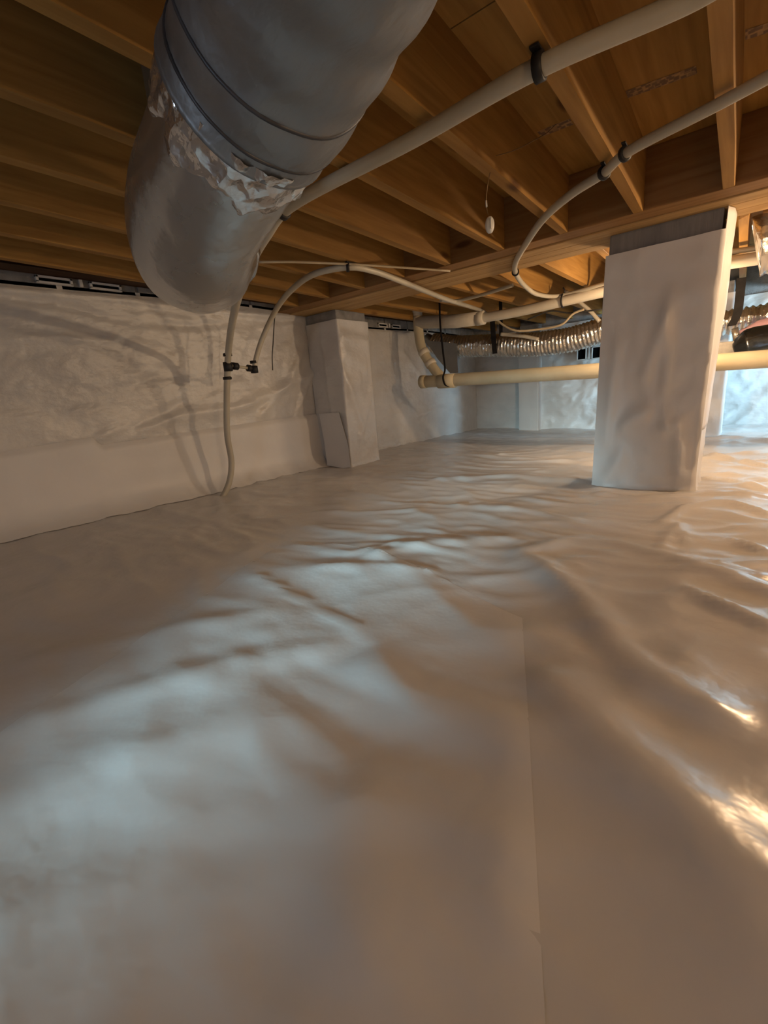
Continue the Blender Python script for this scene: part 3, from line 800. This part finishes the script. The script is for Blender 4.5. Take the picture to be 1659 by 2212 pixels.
# small cables tangled above the duct
def cable(label, pts, r, mat=None, cat='cable', name='cable'):
    o = tube(name, smooth_path(pts, 8), r, mat or M['cable'], None, 8)
    return tag(o, label, cat)
cable('loose cream cable looping below the upper drain pipe toward the column', [at(1072, 690, 'y', 4.15), at(1090, 704, 'y', 4.15), at(1113, 714, 'y', 4.15), at(1160, 712, 'y', 4.2), at(1215, 700, 'y', 4.2), at(1238, 678, 'y', 4.2), at(1262, 668, 'y', 4.2)], .009)
cable('short white pipe lying on top of the foil duct right of the black straps', [at(1082, 722, 'y', 4.42), at(1110, 724, 'y', 4.42), at(1135, 727, 'y', 4.42), at(1163, 733, 'y', 4.42)], .017, M['pvc'], 'pipe', 'pipe_offcut')
cable('thin dark cord draped from the drain pipe hanger toward the column', [at(1140, 690, 'y', 4.25), at(1190, 672, 'y', 4.25), at(1230, 676, 'y', 4.25), at(1300, 668, 'y', 4.25)], .006, M['rope'], 'cord', 'cord')
cable('thin white pipe with dark rings slanting down just left of the column', [at(1222, 630, 'y', 4.38), at(1255, 655, 'y', 4.38), at(1275, 672, 'y', 4.38), at(1295, 694, 'y', 4.38)], .016, M['pvc'], 'pipe', 'supply_pipe')
cable('thin straight cable running below the joists from the arched pipe clamp to the girder', [at(560, 566, 'z', JZ - .013), at(640, 566, 'z', JZ - .013), at(760, 571, 'z', JZ - .013), at(972, 585, 'z', JZ - .013)], .006, M['cable'])

# ------------------------------------------------------------------ right of the column
rd = thing('flex_duct', 'crinkled foil duct end at the right edge, high beside the column', 'duct', at(1650, 530, 'y', 3.35))
q = smooth_path([at(1634, 535, 'y', 3.2), at(1642, 532, 'y', 3.2), at(1700, 520, 'y', 3.2), at(1850, 500, 'y', 3.2)], 14)
tube('foil_sleeve', q, [.105] + [.142] * (len(q) - 1), M['foil'], rd, 30, True, lambda i, a, s: .012 * float(N1(a * 4, s * 20)) + .006 * math.sin(s * 90))
bd = thing('flex_duct', 'foil flexible duct right of the column, over pink insulation', 'duct', at(1620, 690, 'y', 4.6))
q = smooth_path([at(1545, 700, 'y', 4.82), at(1620, 690, 'y', 4.82), at(1700, 676, 'y', 4.82), at(1860, 650, 'y', 4.82)], 20)
tube('foil_sleeve', q, .095, M['foil'], bd, 28, True, lambda i, a, s: .008 * math.sin(s * 140) + .008 * float(N2(a * 3, s * 12)))
pk = tag(tube('insulation_batt', smooth_path([at(1598, 722, 'y', 4.62), at(1630, 713, 'y', 4.62), at(1660, 704, 'y', 4.62), at(1800, 680, 'y', 4.62)], 6), [.03 + .03 * min(1, i / 8) for i in range(19)], M['pink'], None, 14, True, lambda i, a, s: .008 * float(N3(a * 3, s * 15))), 'strip of pink fibre insulation showing under the foil duct right of the column', 'insulation')
dk = thing('flex_duct', 'glossy black flexible duct below the pink insulation at the right edge', 'duct', at(1640, 750, 'y', 4.5))
q = smooth_path([at(1586, 762, 'y', 4.34), at(1612, 752, 'y', 4.34), at(1660, 742, 'y', 4.34), at(1840, 720, 'y', 4.34)], 12)
tube('black_sleeve', q, [.05] + [.07 + .06 * min(1, i / 12) for i in range(len(q) - 1)], M['foil_dark'], dk, 26, True, lambda i, a, s: .006 * float(N1(a * 4, s * 12)))
tube('collar', [at(1582, 727, 'y', 4.42), at(1598, 722, 'y', 4.42)], .055, M['brass'], dk, 18)
strap('duct_strap', 'broad black strap hanging right of the column in front of the foil duct', [at(1602, 600, 'y', 4.45), at(1598, 640, 'y', 4.45), at(1592, 680, 'y', 4.45), at(1580, 704, 'y', 4.45)], .055, .006)
rp1, _ = pipe_thing('drain_pipe', 'cream pipe stub right of the column, ending at the high foil duct', [at(1540, 572, 'y', 3.6), at(1585, 566, 'y', 3.6), at(1700, 548, 'y', 3.6)], .036, M['pvc'])
rp2, _ = pipe_thing('supply_pipe', 'thin cream pipe lying just above the pipe stub right of the column', [at(1540, 550, 'y', 3.6), at(1585, 543, 'y', 3.6), at(1700, 527, 'y', 3.6)], .015, M['pex'])
p = at(1568, 754, 'y', 4.36)
box('takeoff_box', (p[0] - .06, p[1] - .05, p[2] - .05), (p[0] + .055, p[1] + .05, p[2] + .05), M['brass'], dk, .004)
# timber seen past the column
blk = tag(box('floor_blocking', (.02, 3.15, JZ - .002), (.32, 3.19, SUBZ), M['ledger'], None, .002), 'short wooden block between joists right of the column', 'timber')

# ------------------------------------------------------------------ hanging sensor, wires
sx, syy, sz = at(1058, 486, 'y', 1.62)
sen = thing('hanging_sensor', 'small white oval sensor hanging on a thin wire below the joists', 'sensor', (sx, syy, sz))
bm = bmesh.new(); bmesh.ops.create_uvsphere(bm, u_segments=24, v_segments=14, radius=1)
for v in bm.verts: v.co = Vector((v.co.x * .0155 + sx, v.co.y * .0155 + syy, max(-.93, min(.93, v.co.z)) * .027 + sz))
o = bm_obj('body', bm, M['white'], None, True); sub(o, sen)
box('label_face', (sx + .006, syy - .0155, sz - .016), (sx + .0125, syy - .009, sz + .016), M['white'], sen, .001)
w = smooth_path([(sx, syy, sz + .02), at(1052, 455, 'y', 1.62), at(1050, 430, 'y', 1.61), at(1054, 395, 'y', 1.60), at(1061, 360, 'y', 1.60), at(1060, 342, 'y', 1.6), at(1050, 340, 'y', 1.6), at(1042, 350, 'y', 1.6), at(1040, 358, 'y', 1.6)], 6)
tube('hook_wire', w, .0016, M['wire'], sen, 6)
tube('tag_tip', [at(1051, 447, 'y', 1.605), at(1050, 433, 'y', 1.605)], .003, M['white'], sen, 8)
cable('thin brown wire drooping from the sensor hook up to the subfloor stamp', [at(1061, 339, 'y', 1.60), at(1110, 325, 'y', 1.62), at(1160, 300, 'y', 1.64), at(1200, 270, 'z', SUBZ - .002)], .0014, M['wire'], 'wire', 'wire')
cable('thin bent dark wire dangling against the left wall right of the arched pipe', [at(596, 672, 'x', -2.36), at(593, 690, 'x', -2.40), at(590, 740, 'x', -2.41), at(588, 770, 'x', -2.42), at(589, 800, 'x', -2.42)], .0035, M['rope'], 'wire', 'wire')

# ------------------------------------------------------------------ foundation vents in the block
def vent(label, x, ya, yb, za, zb, along='y', holes=2):
    t = thing('foundation_vent', label, 'vent', (x, (ya + yb) / 2, za) if along == 'y' else ((ya + yb) / 2, x, za))
    L = yb - ya
    def bx(nm, u0, u1, v0, v1, d0, d1, mt):
        if along == 'y': return box(nm, (x + d0, u0, v0), (x + d1, u1, v1), mt, t, .001)
        return box(nm, (u0, x - d1, v0), (u1, x - d0, v1), mt, t, .001)
    hw = L * .40
    for k in range(2):
        u0 = ya + k * (L - hw); u1 = u0 + hw
        bx('opening_shade', u0 + .006, u1 - .006, za, zb - .008, .0, .006, M['void'])  # solid black panel, the shade inside the vent put into its colour
        bx('frame_bar', u0, u1, zb - .010, zb, .0, .018, M['white'])
        bx('frame_bar', u0, u1, za - .004, za + .006, .0, .018, M['white'])
        bx('frame_side', u0, u0 + .012, za, zb, .0, .018, M['white'])
        bx('frame_side', u1 - .012, u1, za, zb, .0, .018, M['white'])
    bx('divider', (ya + yb) / 2 - .008, (ya + yb) / 2 + .008, za, zb + .004, .0, .014, M['white'])
    return t
v0 = at(82, 622, 'x', WX); v1 = at(264, 632, 'x', WX)
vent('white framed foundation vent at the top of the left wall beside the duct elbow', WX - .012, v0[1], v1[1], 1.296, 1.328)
v0 = at(818, 717, 'x', WX); v1 = at(866, 722, 'x', WX)
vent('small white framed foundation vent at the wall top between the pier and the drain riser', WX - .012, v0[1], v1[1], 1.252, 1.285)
v0 = at(1246, 765, 'y', EY - .04); v1 = at(1300, 762, 'y', EY - .04)
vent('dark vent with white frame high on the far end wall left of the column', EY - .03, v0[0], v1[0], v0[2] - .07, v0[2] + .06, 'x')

# ------------------------------------------------------------------ lamps
def ceiling_lamp(x, y, label, power, zm=JZ, r=.03, drop=0.0):
    t = thing('ceiling_lamp', label, 'lamp', (x, y, zm))
    if drop:
        tube('rod', [(x, y, zm), (x, y, zm - drop - .012)], .006, M['black'], t, 10); zm -= drop
    else: box('mounting_board', (x - .18, y - .05, zm - .010), (x + .18, y + .05, zm), M['girder'], t, .002)
    tube('lamp_holder', [(x, y, zm - .010), (x, y, zm - .012), (x, y, zm - .018), (x, y, zm - .022)], [.045, .046, .032, .016], M['white'], t, 20)
    bm = bmesh.new(); bmesh.ops.create_uvsphere(bm, u_segments=16, v_segments=10, radius=.010)
    for v in bm.verts: v.co += Vector((x, y, zm - .028))
    sub(bm_obj('bulb', bm, M['bulb'], None, True), t)
    l = bpy.data.lights.new('bulb_light', 'POINT'); l.color = WARM; l.energy = power; l.shadow_soft_size = r
    o = bpy.data.objects.new('bulb_light', l); COL.objects.link(o); o.location = (x, y, zm - .04 - r)
    return t
ceiling_lamp(2.30, 0.02, 'bare bulb lamp under the joists at the right, on the camera side', 41.0)
ceiling_lamp(.80, 2.80, 'bare bulb lamp fixed under the girder to the right of the column', 44.0, GZ - .005)
ceiling_lamp(-.42, 3.55, 'unseen bulb lamp added behind the wrapped column to warm the far walls', 24.0, JZ, .03, .19)  # added lamp, kept out of sight, warms the far walls
# cool tube light hung beyond the girder
t = thing('tube_light', 'cool white tube light hung under the joists near the end wall', 'lamp', (.95, 4.9, JZ))
box('housing', (.65, 4.86, JZ - .03), (1.25, 4.94, JZ), M['white'], t, .004)
tube('tube', [(.68, 4.9, JZ - .044), (1.22, 4.9, JZ - .044)], .013, M['white'], t, 14)
area('tube_light_glow', (.95, 4.9, JZ - .062), (0, 0, -1), .55, .05, (.50, .80, 1.0), 13.0)
